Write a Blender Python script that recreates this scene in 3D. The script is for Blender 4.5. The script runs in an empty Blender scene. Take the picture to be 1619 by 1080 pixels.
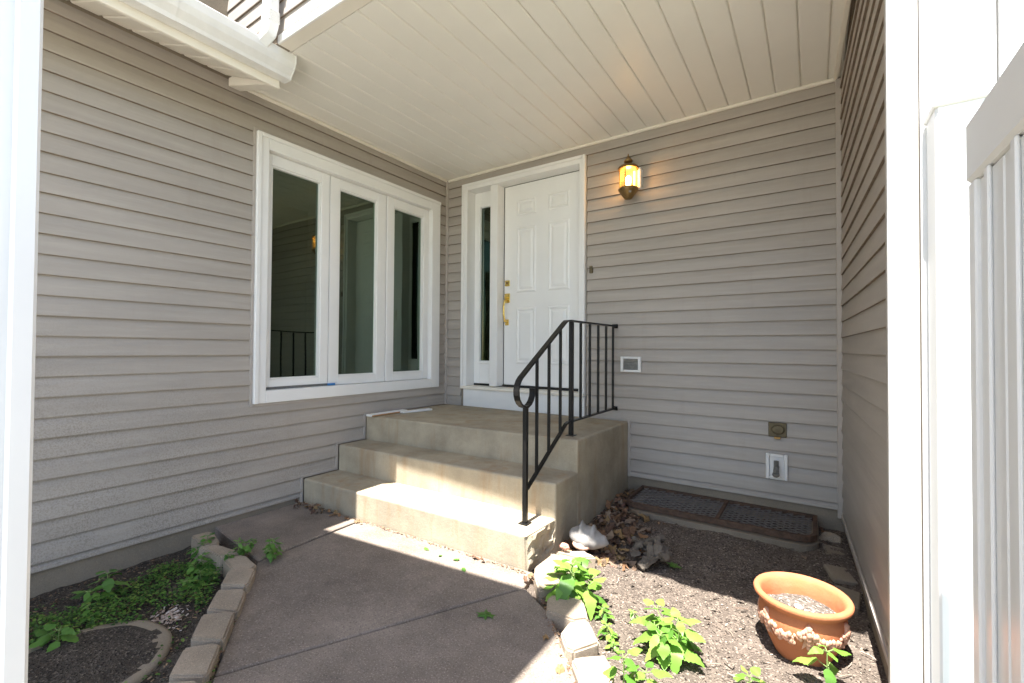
import bpy, bmesh, math, random
from mathutils import Vector, Matrix, noise
random.seed(7)
S = bpy.context.scene
C = S.collection
rad = math.radians
# ------------------------------------------------------------------ camera
cam_d = bpy.data.cameras.new('camera'); cam = bpy.data.objects.new('camera', cam_d); C.objects.link(cam)
cam_d.sensor_width = 36; cam_d.lens = 15.94; cam_d.clip_start = .02; cam_d.clip_end = 800
yaw, pitch, roll = rad(33.682), rad(.94), rad(.37)
f = Vector((-math.sin(yaw)*math.cos(pitch), math.cos(yaw)*math.cos(pitch), math.sin(pitch)))
r = Vector((math.cos(yaw), math.sin(yaw), 0)); u = r.cross(f)
r2 = r*math.cos(roll)+u*math.sin(roll); u2 = u*math.cos(roll)-r*math.sin(roll)
M = Matrix((r2, u2, -f)).transposed().to_4x4(); M.translation = (0, 0, 1.2)
cam.matrix_world = M
S.camera = cam
# ------------------------------------------------------------------ sky, sun, exposure
sun_to = Vector((-.004, .342, -1)).normalized()           # the way the light travels
el = math.asin(-sun_to.z); az = math.atan2(-sun_to.x, -sun_to.y)
W = bpy.data.worlds.new('World'); S.world = W; W.use_nodes = True
nt = W.node_tree; bg = nt.nodes['Background']
sky = nt.nodes.new('ShaderNodeTexSky'); sky.sky_type = 'NISHITA'; sky.sun_disc = False
sky.sun_elevation = el; sky.sun_rotation = az
nt.links.new(sky.outputs[0], bg.inputs[0]); bg.inputs[1].default_value = .105
sd = bpy.data.lights.new('sun', 'SUN'); sd.energy = 5.0; sd.angle = rad(.53); sd.color = (1, .97, .925)
so = bpy.data.objects.new('sun', sd); C.objects.link(so)
so.rotation_euler = sun_to.to_track_quat('-Z', 'Y').to_euler(); so.location = (0, -2, 9)
S.view_settings.view_transform = 'Standard'; S.view_settings.look = 'None'
S.view_settings.exposure = 2.08; S.view_settings.gamma = 1
S.cycles.max_bounces = 10; S.cycles.diffuse_bounces = 6; S.cycles.glossy_bounces = 4; S.cycles.transparent_max_bounces = 12

# ------------------------------------------------------------------ materials
def newmat(name):
    m = bpy.data.materials.new(name); m.use_nodes = True
    n = m.node_tree; b = n.nodes['Principled BSDF']
    return m, n, b
def nd(n, t, **kw):
    x = n.nodes.new(t)
    for k, v in kw.items():
        if k in x.inputs: x.inputs[k].default_value = v
        else: setattr(x, k, v)
    return x
def mixc(n, fac, a, b, mode='MIX'):
    x = n.nodes.new('ShaderNodeMix'); x.data_type = 'RGBA'; x.blend_type = mode
    for sock, v in ((x.inputs[0], fac), (x.inputs[6], a), (x.inputs[7], b)):
        if hasattr(v, 'is_linked'): n.links.new(v, sock)
        elif isinstance(v, (int, float)): sock.default_value = v
        else: sock.default_value = (*v, 1)
    return x.outputs[2]
def math_(n, op, a, b=0., clamp=False):
    x = n.nodes.new('ShaderNodeMath'); x.operation = op; x.use_clamp = clamp
    for i, v in enumerate((a, b)):
        if hasattr(v, 'is_linked'): n.links.new(v, x.inputs[i])
        else: x.inputs[i].default_value = v
    return x.outputs[0]
def pos(n, scale=(1, 1, 1)):
    g = n.nodes.new('ShaderNodeNewGeometry'); mp = n.nodes.new('ShaderNodeMapping')
    mp.inputs['Scale'].default_value = scale; n.links.new(g.outputs['Position'], mp.inputs[0]); return mp.outputs[0]
def noi(n, v, scale, detail=4, rough=.6):
    x = n.nodes.new('ShaderNodeTexNoise'); x.inputs['Scale'].default_value = scale
    x.inputs['Detail'].default_value = detail; x.inputs['Roughness'].default_value = rough
    n.links.new(v, x.inputs['Vector']); return x.outputs[0]
def ramp(n, v, a, b):
    x = n.nodes.new('ShaderNodeMapRange'); x.inputs[1].default_value = a; x.inputs[2].default_value = b
    n.links.new(v, x.inputs[0]); return x.outputs[0]
def bump(n, b, h, strength, dist):
    x = n.nodes.new('ShaderNodeBump'); x.inputs['Strength'].default_value = strength; x.inputs['Distance'].default_value = dist
    n.links.new(h, x.inputs['Height']); n.links.new(x.outputs[0], b.inputs['Normal'])
def setc(n, b, c): n.links.new(c, b.inputs['Base Color'])

def basic(name, col, rough=.5, var=.08, scale=6, bs=0, bd=.002, metal=0, bscale=60, spec=.5):
    m, n, b = newmat(name); p = pos(n)
    k = noi(n, p, scale, 5)
    lo = [c*(1-var) for c in col]; hi = [min(1, c*(1+var)) for c in col]
    setc(n, b, mixc(n, ramp(n, k, .3, .7), lo, hi))
    b.inputs['Roughness'].default_value = rough; b.inputs['Metallic'].default_value = metal
    b.inputs['Specular IOR Level'].default_value = spec
    if bs: bump(n, b, noi(n, p, bscale, 4), bs, bd)
    return m
def siding_mat(name, col, mildew=0):
    m, n, b = newmat(name); p = pos(n)
    k = noi(n, pos(n, (.6, .6, 7)), 1.6, 4); c = mixc(n, ramp(n, k, .3, .72), [x*.90 for x in col], [x*1.09 for x in col])
    oi = n.nodes.new('ShaderNodeObjectInfo'); c = mixc(n, math_(n, 'MULTIPLY', oi.outputs['Random'], .16), c, (.30, .255, .21))
    fl = noi(n, pos(n, (1, 1, 14)), 2.7, 6, .75); c = mixc(n, math_(n, 'MULTIPLY', ramp(n, fl, .5, .8), .35, True), c, (.52, .48, .42))
    st = noi(n, pos(n, (5, 5, .5)), 2.2, 5, .7)                          # faint run-off streaks
    c = mixc(n, math_(n, 'MULTIPLY', ramp(n, st, .56, .75), .22, True), c, (.30, .25, .20))
    if mildew:
        g = n.nodes.new('ShaderNodeNewGeometry'); sx = n.nodes.new('ShaderNodeSeparateXYZ'); n.links.new(g.outputs[0], sx.inputs[0])
        low = ramp(n, math_(n, 'ADD', sx.outputs[2], math_(n, 'MULTIPLY', sx.outputs[1], .45)), 1.75, .55)
        big = ramp(n, noi(n, p, 2.3, 4), .25, .62)
        sp = ramp(n, noi(n, p, 120, 3, .75), .46, .60)
        fac = math_(n, 'MULTIPLY', math_(n, 'MULTIPLY', low, big), math_(n, 'MULTIPLY', sp, .62), True)
        c = mixc(n, fac, c, (.13, .11, .085))
    setc(n, b, c); b.inputs['Roughness'].default_value = .42; b.inputs['Specular IOR Level'].default_value = .4
    bump(n, b, noi(n, pos(n, (1, 1, 3)), 3.2, 3), .25, .012)
    return m
def concrete_mat(name, col, speck=.25, stain=(.16, .13, .10), rust=0, fine=190, lo=.8, hi=1.15):
    m, n, b = newmat(name); p = pos(n)
    k = noi(n, p, 2.6, 6, .65); c = mixc(n, ramp(n, k, .3, .72), [x*lo for x in col], [x*hi for x in col])
    st = noi(n, p, 1.1, 5, .7); c = mixc(n, math_(n, 'MULTIPLY', ramp(n, st, .52, .72), .38, True), c, stain)
    sp = noi(n, p, fine, 2, .7); c = mixc(n, math_(n, 'MULTIPLY', ramp(n, sp, .56, .66), speck, True), c, [min(1, x*1.9) for x in col])
    sp2 = noi(n, p, fine*.8, 2, .7); c = mixc(n, math_(n, 'MULTIPLY', ramp(n, sp2, .44, .34), speck, True), c, [x*.35 for x in col])
    if rust:
        v = ramp(n, noi(n, pos(n, (7, 7, .8)), 1.3, 5, .7), .52, .7); c = mixc(n, math_(n, 'MULTIPLY', v, rust, True), c, (.34, .19, .08))
    setc(n, b, c); b.inputs['Roughness'].default_value = .88; b.inputs['Specular IOR Level'].default_value = .25
    h = math_(n, 'ADD', noi(n, p, 70, 5, .7), math_(n, 'MULTIPLY', noi(n, p, 9, 4), 1.2))
    bump(n, b, h, .45, .004); return m
def soil_mat(name, col, chip):
    m, n, b = newmat(name); p = pos(n)
    c = mixc(n, ramp(n, noi(n, p, 9, 6, .7), .3, .7), [x*.65 for x in col], [x*1.3 for x in col])
    v = n.nodes.new('ShaderNodeTexVoronoi'); v.inputs['Scale'].default_value = 150; n.links.new(p, v.inputs['Vector'])
    vc = n.nodes.new('ShaderNodeSeparateColor'); n.links.new(v.outputs['Color'], vc.inputs[0])
    c = mixc(n, math_(n, 'MULTIPLY', ramp(n, vc.outputs[0], .78, .95), .7, True), c, chip)
    c = mixc(n, ramp(n, vc.outputs[1], .80, .95), c, [x*.4 for x in col])
    setc(n, b, c); b.inputs['Roughness'].default_value = .95; b.inputs['Specular IOR Level'].default_value = .15
    bump(n, b, math_(n, 'ADD', noi(n, p, 60, 6, .75), v.outputs[0]), .9, .008); return m
def random_mat(name, cols, rough=.7, trans=0, vein=False):
    m, n, b = newmat(name); oi = n.nodes.new('ShaderNodeObjectInfo'); cr = n.nodes.new('ShaderNodeValToRGB')
    cr.color_ramp.interpolation = 'LINEAR'
    while len(cr.color_ramp.elements) < len(cols): cr.color_ramp.elements.new(.5)
    for i, c in enumerate(cols):
        e = cr.color_ramp.elements[i]; e.position = i/(len(cols)-1); e.color = (*c, 1)
    n.links.new(oi.outputs['Random'], cr.inputs[0]); p = pos(n)
    c = mixc(n, ramp(n, noi(n, p, 40, 4), .3, .75), cr.outputs[0], (.5, .5, .5), 'MULTIPLY') if vein else cr.outputs[0]
    c = mixc(n, math_(n, 'MULTIPLY', noi(n, p, 55, 4), .35), cr.outputs[0], c)
    setc(n, b, c); b.inputs['Roughness'].default_value = rough
    if trans:
        tr = n.nodes.new('ShaderNodeBsdfTranslucent'); n.links.new(cr.outputs[0], tr.inputs[0])
        mx = n.nodes.new('ShaderNodeMixShader'); mx.inputs[0].default_value = trans
        n.links.new(b.outputs[0], mx.inputs[1]); n.links.new(tr.outputs[0], mx.inputs[2])
        n.links.new(mx.outputs[0], n.nodes['Material Output'].inputs[0])
    bump(n, b, noi(n, p, 90, 3), .3, .002)
    return m
def island_mat(name, cols, rough=.7, trans=0):
    m, n, b = newmat(name); g = n.nodes.new('ShaderNodeNewGeometry'); cr = n.nodes.new('ShaderNodeValToRGB')
    while len(cr.color_ramp.elements) < len(cols): cr.color_ramp.elements.new(.5)
    for i, c in enumerate(cols):
        e = cr.color_ramp.elements[i]; e.position = i/(len(cols)-1); e.color = (*c, 1)
    n.links.new(g.outputs['Random Per Island'], cr.inputs[0]); setc(n, b, cr.outputs[0]); b.inputs['Roughness'].default_value = rough
    if trans:
        tr = n.nodes.new('ShaderNodeBsdfTranslucent'); n.links.new(cr.outputs[0], tr.inputs[0])
        mx = n.nodes.new('ShaderNodeMixShader'); mx.inputs[0].default_value = trans
        n.links.new(b.outputs[0], mx.inputs[1]); n.links.new(tr.outputs[0], mx.inputs[2])
        n.links.new(mx.outputs[0], n.nodes['Material Output'].inputs[0])
    return m
def glass_mat(name, tint, fac=.16):
    m, n, b = newmat(name); n.nodes.remove(b)
    t = nd(n, 'ShaderNodeBsdfTransparent'); t.inputs[0].default_value = (*tint, 1)
    g = nd(n, 'ShaderNodeBsdfGlossy'); g.inputs[0].default_value = (.76, .95, .76, 1); g.inputs['Roughness'].default_value = .004
    fr = nd(n, 'ShaderNodeFresnel'); fr.inputs[0].default_value = 1.5
    bp = nd(n, 'ShaderNodeBump'); bp.inputs['Strength'].default_value = .05; bp.inputs['Distance'].default_value = .02
    n.links.new(noi(n, pos(n), 2.2, 1), bp.inputs['Height']); n.links.new(bp.outputs[0], g.inputs['Normal'])
    mx = nd(n, 'ShaderNodeMixShader'); n.links.new(math_(n, 'MAXIMUM', math_(n, 'MULTIPLY', fr.outputs[0], 1.25, True), fac), mx.inputs[0])
    n.links.new(t.outputs[0], mx.inputs[1]); n.links.new(g.outputs[0], mx.inputs[2])
    n.links.new(mx.outputs[0], n.nodes['Material Output'].inputs[0]); return m
SID = (.39, .35, .31)
MT = dict(
    siding=siding_mat('vinyl_siding', SID), siding_m=siding_mat('vinyl_siding_mildew', SID, 1),
    sidtrim=basic('siding_trim', (.41, .365, .325), .45, .05),
    white=basic('white_paint', (.80, .79, .77), .38, .03, 3, .06, .002),
    vinyl=basic('white_vinyl', (.73, .73, .72), .3, .025, 2.5, .1, .004, bscale=5),
    doorp=basic('door_paint', (.82, .81, .79), .35, .02, 4, .05, .001),
    ceil=basic('soffit_vinyl', (.82, .795, .735), .42, .03, 1.5, .12, .006, bscale=4),
    ceilt=basic('soffit_trim', (.80, .75, .66), .45, .03, 3),
    alu=basic('gutter_enamel', (.74, .73, .71), .35, .07, 7, .12, .003, bscale=12),
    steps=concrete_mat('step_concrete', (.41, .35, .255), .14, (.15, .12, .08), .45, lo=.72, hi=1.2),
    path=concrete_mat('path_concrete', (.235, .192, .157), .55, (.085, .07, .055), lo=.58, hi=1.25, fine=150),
    block=concrete_mat('block_concrete', (.34, .275, .205), .35, (.16, .13, .09), lo=.66, hi=1.25),
    drive=concrete_mat('driveway_concrete', (.48, .45, .40), .2),
    found=concrete_mat('foundation_concrete', (.26, .215, .16), .2),
    soil=soil_mat('dry_soil', (.145, .117, .095), (.36, .29, .23)),
    soild=soil_mat('dark_soil', (.075, .062, .05), (.22, .18, .14)),
    soilp=soil_mat('pot_soil', (.15, .13, .11), (.55, .50, .45)),
    iron=basic('black_iron', (.010, .0095, .009), .36, .3, 30, .25, .001, .0, 200, .3),
    brass=basic('polished_brass', (.78, .55, .16), .22, .06, 10, 0, 0, 1),
    brassd=basic('aged_brass', (.28, .18, .075), .4, .2, 30, 0, 0, .9),
    groove=basic('lap_grime_shade', (.19, .145, .105), .8, .3, 20),
    dark=basic('dark_gap', (.02, .018, .016), .8),
    rust=basic('rusty_steel', (.105, .062, .04), .75, .45, 25, .5, .002, .2),
    mesh=basic('mesh_steel', (.21, .185, .165), .6, .3, 25, 0, 0, .2),
    terra=concrete_mat('terracotta', (.50, .18, .078), .06, (.56, .33, .24), lo=.85, hi=1.12),
    terrab=basic('bleached_terracotta', (.55, .30, .20), .85, .12, 30, .6, .004),
    bronze=basic('weathered_bronze', (.13, .105, .06), .55, .3, 40, .2, .001, .4),
    grey=basic('grey_metal', (.22, .22, .21), .45, .2, 40, 0, 0, .5),
    shell=basic('shell', (.30, .28, .26), .6, .2, 14, .5, .004),
    shellp=basic('shell_pink', (.66, .40, .29), .5, .1, 20),
    drift=basic('driftwood', (.115, .095, .075), .9, .35, 18, .9, .006),
    wood=basic('raw_wood', (.42, .23, .10), .7, .15, 20),
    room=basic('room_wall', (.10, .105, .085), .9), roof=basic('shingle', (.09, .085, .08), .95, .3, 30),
    grass=basic('lawn', (.14, .15, .07), .95, .4, 3),
    leaf=random_mat('plant_leaf', [(.085, .20, .03), (.16, .34, .045), (.20, .40, .06), (.27, .42, .08), (.15, .30, .04)], .45, .35),
    weed=random_mat('weed_leaf', [(.06, .15, .025), (.10, .23, .035), (.14, .28, .05)], .5, .3),
    cover=island_mat('ground_cover_leaf', [(.02, .06, .012), (.05, .13, .02), (.085, .20, .03), (.12, .25, .04), (.20, .28, .05)], .5, .3),
    stem=basic('green_stem', (.17, .24, .07), .6),
    dry=random_mat('dry_leaf', [(.05, .03, .02), (.15, .08, .045), (.28, .15, .07), (.10, .055, .04), (.30, .22, .15), (.14, .065, .045), (.34, .22, .09), (.07, .05, .04)], .75, .15),
    litter=island_mat('leaf_litter', [(.06, .04, .025), (.16, .09, .05), (.27, .16, .085), (.33, .23, .14), (.12, .06, .04)], .85),
    chip=island_mat('wood_chip', [(.09, .07, .055), (.16, .12, .095), (.24, .185, .14), (.40, .33, .27), (.20, .13, .09)], .9),
    pebble=island_mat('pebbles', [(.30, .21, .16), (.42, .35, .29), (.34, .25, .19), (.5, .45, .4)], .7),
    glass=glass_mat('window_glass', (.24, .28, .23), .15), glassd=glass_mat('sidelight_glass', (.28, .26, .2), .09),
    tape=basic('blue_tape', (.03, .2, .5), .6), pink=basic('pink_stone', (.55, .26, .19), .8),
)
m, n, b = newmat('bulb'); b.inputs['Emission Color'].default_value = (1, .62, .22, 1); b.inputs['Emission Strength'].default_value = 9; MT['bulb'] = m
m, n, b = newmat('amber_glass'); n.nodes.remove(b)
t = nd(n, 'ShaderNodeBsdfTransparent'); t.inputs[0].default_value = (1, .87, .66, 1)
tl = nd(n, 'ShaderNodeBsdfTranslucent'); tl.inputs[0].default_value = (.9, .58, .27, 1)
mx = nd(n, 'ShaderNodeMixShader'); mx.inputs[0].default_value = .16
n.links.new(t.outputs[0], mx.inputs[1]); n.links.new(tl.outputs[0], mx.inputs[2]); n.links.new(mx.outputs[0], n.nodes['Material Output'].inputs[0]); MT['amber'] = m

# ------------------------------------------------------------------ mesh helpers
def box(bm, x0, x1, y0, y1, z0, z1):
    v = [bm.verts.new((x, y, z)) for x in (x0, x1) for y in (y0, y1) for z in (z0, z1)]
    for q in ((0, 1, 3, 2), (4, 6, 7, 5), (0, 4, 5, 1), (2, 3, 7, 6), (0, 2, 6, 4), (1, 5, 7, 3)): bm.faces.new([v[i] for i in q])
def prism(bm, pts, z0, z1):
    a = [bm.verts.new((x, y, z0)) for x, y in pts]; t = [bm.verts.new((x, y, z1)) for x, y in pts]; k = len(pts)
    bm.faces.new(a[::-1]); bm.faces.new(t)
    for i in range(k): bm.faces.new((a[i], a[(i+1) % k], t[(i+1) % k], t[i]))
def extrude(bm, prof, fn0, fn1):
    a = [bm.verts.new(fn0(p)) for p in prof]; t = [bm.verts.new(fn1(p)) for p in prof]; k = len(prof)
    bm.faces.new(a); bm.faces.new(t[::-1])
    for i in range(k): bm.faces.new((a[i], t[i], t[(i+1) % k], a[(i+1) % k]))
def lathe(bm, prof, seg=24, c=(0, 0, 0), cap=False):
    rings = []
    for rr, z in prof:
        rings.append([bm.verts.new((c[0]+rr*math.cos(2*math.pi*i/seg), c[1]+rr*math.sin(2*math.pi*i/seg), c[2]+z)) for i in range(seg)])
    for a, t in zip(rings, rings[1:]):
        for i in range(seg): bm.faces.new((a[i], a[(i+1) % seg], t[(i+1) % seg], t[i]))
    if cap: bm.faces.new(rings[0][::-1]); bm.faces.new(rings[-1])
def sweep(bm, pts, w, h, side=Vector((1, 0, 0)), rnd=False, taper=1.0):
    """bar of section w (along side) x h along a polyline; rnd gives an 8-gon tube"""
    pts = [Vector(p) for p in pts]; rings = []
    for i, p in enumerate(pts):
        d = (pts[min(i+1, len(pts)-1)]-pts[max(i-1, 0)]).normalized()
        s = (side-d*side.dot(d)); s = s.normalized() if s.length > 1e-4 else d.orthogonal().normalized()
        q = d.cross(s); k = 1+(taper-1)*i/max(1, len(pts)-1)
        if rnd: off = [s*math.cos(a)*w/2*k+q*math.sin(a)*h/2*k for a in [j*math.pi/4 for j in range(8)]]
        else: off = [s*a*w/2*k+q*e*h/2*k for a, e in ((-1, -1), (1, -1), (1, 1), (-1, 1))]
        rings.append([bm.verts.new(p+o) for o in off])
    k = len(rings[0])
    for a, t in zip(rings, rings[1:]):
        for i in range(k): bm.faces.new((a[i], a[(i+1) % k], t[(i+1) % k], t[i]))
    bm.faces.new(rings[0][::-1]); bm.faces.new(rings[-1])
def mesh_of(name, bm, mat, bevel=0, smooth=False, seg=1):
    bmesh.ops.recalc_face_normals(bm, faces=bm.faces)
    if bevel: bmesh.ops.bevel(bm, geom=bm.edges[:], offset=bevel, segments=seg, affect='EDGES', clamp_overlap=True)
    me = bpy.data.meshes.new(name); bm.to_mesh(me); bm.free(); me.materials.append(MT[mat])
    if smooth: me.shade_smooth()
    return me
def link(name, me, parent=None, loc=None, rot=None, scale=None):
    o = bpy.data.objects.new(name, me); C.objects.link(o); o.parent = parent
    if loc is not None: o.location = loc
    if rot is not None: o.rotation_euler = rot
    if scale is not None: o.scale = scale
    return o
def obj(name, bm, mat, parent=None, bevel=0, smooth=False, **kw):
    return link(name, mesh_of(name, bm, mat, bevel, smooth), parent, **kw)
def boxo(name, b6, mat, parent=None, bevel=.003):
    bm = bmesh.new(); box(bm, *b6); return obj(name, bm, mat, parent, bevel)
def boxes(name, lst, mat, parent=None, bevel=.003):
    bm = bmesh.new()
    for b6 in lst: box(bm, *b6)
    return obj(name, bm, mat, parent, bevel)
def tag(o, label=None, cat=None, group=None, kind=None):
    for k, v in (('label', label), ('category', cat), ('group', group), ('kind', kind)):
        if v: o[k] = v
    return o
def thing(name, label, cat, loc=(0, 0, 0), group=None):
    return tag(link(name, None, None, loc), label, cat, group)

# ------------------------------------------------------------------ ground
bm = bmesh.new(); q = [bm.verts.new(p) for p in ((-300, -300, -.16), (300, -300, -.16), (300, 300, -.16), (-300, 300, -.16))]; bm.faces.new(q)
tag(obj('ground', bm, 'grass'), kind='structure')
bm = bmesh.new(); box(bm, -6, 6, -9, -.9, -.15, -.02); tag(obj('driveway', bm, 'drive'), kind='structure')
XL, YB, ZC = -3.344, 3.72, 3.035
def soil(name, x0, x1, y0, y1, fz, mat, step=.02):
    nx, ny = int((x1-x0)/step), int((y1-y0)/step); bm = bmesh.new(); V = []
    for i in range(nx+1):
        for j in range(ny+1):
            x = x0+(x1-x0)*i/nx; y = y0+(y1-y0)*j/ny
            z = fz(x, y)+.018*noise.noise(Vector((x*5, y*5, 3)))+.010*noise.noise(Vector((x*21, y*21, 9)))
            V.append(bm.verts.new((x, y, z)))
    for i in range(nx):
        for j in range(ny): a = i*(ny+1)+j; bm.faces.new((V[a], V[a+ny+1], V[a+ny+2], V[a+1]))
    return tag(obj(name, bm, mat, smooth=True), kind='structure')
zl = lambda x, y: -.05-.035*max(0, min(1, (-2.2-x)/1.0))
zr = lambda x, y: -.034-.03*max(0, min(1, (1.7-y)/.8))+.045*max(0, min(1, (y-2.7)/.5))
soil('soil_bed', -3.40, -1.5, -.6, 1.44, zl, 'soild')
soil('garden_soil', -1.34, .30, .9, 3.74, zr, 'soil')
# path: slabs cut along the tooled joints
pth = tag(link('path', None), kind='structure')
def slab(pts, tilt=0):
    bm = bmesh.new(); prism(bm, pts, -.12, tilt); obj('slab', bm, 'path', pth, .006)
J = .008
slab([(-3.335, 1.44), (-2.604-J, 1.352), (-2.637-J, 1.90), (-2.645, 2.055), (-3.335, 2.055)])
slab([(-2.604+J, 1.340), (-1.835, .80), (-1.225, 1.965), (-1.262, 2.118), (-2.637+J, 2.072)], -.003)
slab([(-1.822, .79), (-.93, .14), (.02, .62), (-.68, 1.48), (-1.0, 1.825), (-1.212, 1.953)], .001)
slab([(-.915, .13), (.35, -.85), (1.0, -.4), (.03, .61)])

# ------------------------------------------------------------------ house
house = thing('house', 'grey vinyl-sided house with white triple window, front door and covered porch', 'house')
PROF = {}
def board(parent, mat, p0, d, length, z, ex, out, lip):
    """one lapped siding course: p0 start on the wall plane, d direction, out outward normal"""
    key = (round(length, 3), round(ex, 4), lip, mat)
    if key not in PROF:
        bm = bmesh.new()
        prof = [(0, 0), (lip, 0), (lip+.0015, .004), (lip*.98, .02), (lip*.66, ex*.6), (.002, ex), (.0, ex)]
        extrude(bm, prof, lambda p: (0, -p[0], p[1]), lambda p: (length, -p[0], p[1]))
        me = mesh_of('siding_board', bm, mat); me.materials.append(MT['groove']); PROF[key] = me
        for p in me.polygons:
            if abs(p.normal.z) > .9 and p.center.z < .001: p.material_index = 1  # lap underside dark brown: dirt and the gap's shade in one colour
    o = link('siding_board', PROF[key], parent, (p0[0], p0[1], z), (0, 0, math.atan2(d[1], d[0])))
    return o
def siding(parent, mat, p0, d, length, z0, z1, ex, phase, holes=(), lipk=1):
    """courses between z0 and z1; holes are (s0, s1, za, zb) along the wall"""
    k0 = math.floor((z0-phase)/ex); k = k0
    while phase+k*ex < z1-.004:
        za = max(z0, phase+k*ex); zb = min(z1, phase+(k+1)*ex); lip = (.020 if k % 2 else .0165)*lipk
        cuts = [(0, length)]
        for s0, s1, ha, hb in holes:
            if ha < (za+zb)/2 < hb:
                nc = []
                for a, e in cuts:
                    if s0 > a: nc.append((a, min(e, s0)))
                    if s1 < e: nc.append((max(a, s1), e))
                cuts = [c for c in nc if c[1]-c[0] > .005]
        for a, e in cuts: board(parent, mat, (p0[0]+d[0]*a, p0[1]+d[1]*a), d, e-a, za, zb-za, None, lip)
        k += 1
WIN = (1.667, 3.58, .795, 2.757)      # casing outer: y0 y1 z0 z1
# left wall: boards run along -Y so that the outward side is +X   (outward = d rotated by -90 deg)
lw = boxes('left_wall', [(XL-.12, XL, -2.4, 1.69, -.12, 3.9), (XL-.12, XL, 3.55, YB+.12, -.12, 3.9), (XL-.12, XL, 1.69, 3.55, -.12, .82), (XL-.12, XL, 1.69, 3.55, 2.73, 3.9)], 'found', house, 0)
lt = 3.70+2.4
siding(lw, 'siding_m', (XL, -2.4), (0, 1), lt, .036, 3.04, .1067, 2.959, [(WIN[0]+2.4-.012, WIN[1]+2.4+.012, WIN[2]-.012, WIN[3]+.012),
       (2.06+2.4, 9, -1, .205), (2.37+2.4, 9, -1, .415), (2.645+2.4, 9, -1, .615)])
# the stepped J-channel along the stair
bm = bmesh.new(); T = .022
for y0, y1, z in ((2.04, 2.37, .18), (2.35, 2.65, .39), (2.63, 3.70, .60)): box(bm, XL+.001, XL+.019, y0, y1, z+.002, z+T)
for y0, za, zb in ((2.04, -.02, .1815), (2.35, .203, .3915), (2.63, .413, .6015)): box(bm, XL+.001, XL+.0195, y0, y0+T, za, zb)
obj('channel_trim', bm, 'sidtrim', lw, .002)
boxo('corner_trim', (XL+.001, XL+.034, YB-.034, YB-.001, .60, ZC-.02), 'sidtrim', lw, .004)
# back wall
DX0, DX1, DZ0, DZ1 = -3.105, -1.686, .60, 2.935
bw = boxes('back_wall', [(XL, DX0+.03, YB, YB+.12, -.12, 3.9), (DX1-.03, .28, YB, YB+.12, -.12, 3.9), (DX0+.03, DX1-.03, YB, YB+.12, 2.91, 3.9), (DX0+.03, DX1-.03, YB, YB+.05, -.12, .60)], 'found', house, 0)
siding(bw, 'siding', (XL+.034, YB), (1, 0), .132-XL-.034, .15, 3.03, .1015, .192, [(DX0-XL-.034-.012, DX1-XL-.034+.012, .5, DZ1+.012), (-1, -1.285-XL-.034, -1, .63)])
boxes('channel_trim', [(-1.30, -1.277, YB-.02, YB-.001, .145, .624), (-1.64, -1.3005, YB-.0195, YB-.001, .603, .624)], 'sidtrim', bw, .002)
boxo('corner_trim', (.125, .158, YB-.034, YB-.001, .10, ZC-.02), 'sidtrim', bw, .004)
# right wall, very slightly splayed
R0 = Vector((.160, YB)); R1 = Vector((.232, 1.99)); rd = (R0-R1).normalized(); rl = (R0-R1).length
rw = link('right_wall', None, house)
bm = bmesh.new(); prism(bm, [(R1.x+.003, R1.y), (R1.x+.12, R1.y), (R0.x+.12, R0.y), (R0.x+.003, R0.y)], -.12, 3.9); rw.data if False else None
obj('wall_core', bm, 'found', rw)
rdd = (R1-R0).normalized()
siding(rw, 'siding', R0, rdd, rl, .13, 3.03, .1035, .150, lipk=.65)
bm = bmesh.new(); extrude(bm, [(0, .105), (.02, .105), (.02, .13), (0, .13)], lambda p: (R0.x-p[0], R0.y, p[1]), lambda p: (R1.x-p[0], R1.y, p[1])); obj('starter_strip', bm, 'sidtrim', rw)
# white corner boards facing the street
boxo('corner_board', (.206, .286, 1.955, 1.989, -.1, 6.2), 'vinyl', house, .004)
boxo('corner_board', (.206, .2345, 1.9895, 2.02, -.1, 6.2), 'sidtrim', house, .003)
boxes('facing_panel', [(.292, .47, 1.966, 1.99, -.1, 6.2), (.474, .545, 1.955, 1.99, -.1, 6.2)], 'vinyl', house, .004)
boxo('side_wall', (.35, 3.5, 1.992, 2.10, -.1, 6.2), 'siding', house, 0)

# window ---------------------------------------------------------------
wf = boxes('window', [(-3.40, XL+.032, WIN[0], 1.755, WIN[2], WIN[3]), (-3.40, XL+.032, 3.46, WIN[1], WIN[2], WIN[3]),
                      (-3.40, XL+.032, 1.7555, 3.4595, 2.648, WIN[3]), (-3.40, XL+.032, 1.7555, 3.4595, WIN[2], .885)], 'white', house, .003)
bm = bmesh.new()
for y0, y1, z0, z1 in ((WIN[0]-.02, WIN[0]-.001, WIN[2]-.02, WIN[3]+.02), (WIN[1]+.001, WIN[1]+.016, WIN[2]-.02, WIN[3]+.02)): box(bm, XL+.0005, XL+.02, y0, y1, z0, z1)
box(bm, XL+.0005, XL+.0205, WIN[0]-.001, WIN[1]+.001, WIN[3]+.001, WIN[3]+.02); box(bm, XL+.0005, XL+.0205, WIN[0]-.001, WIN[1]+.001, WIN[2]-.02, WIN[2]-.001)
obj('channel_trim', bm, 'sidtrim', wf, .002)
boxo('outer_band', (XL+.033, XL+.043, WIN[0], WIN[0]+.03, WIN[2], WIN[3]), 'white', wf, .003)
boxo('outer_band', (XL+.033, XL+.043, WIN[0]+.031, WIN[1], WIN[3]-.03, WIN[3]), 'white', wf, .003)
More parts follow.
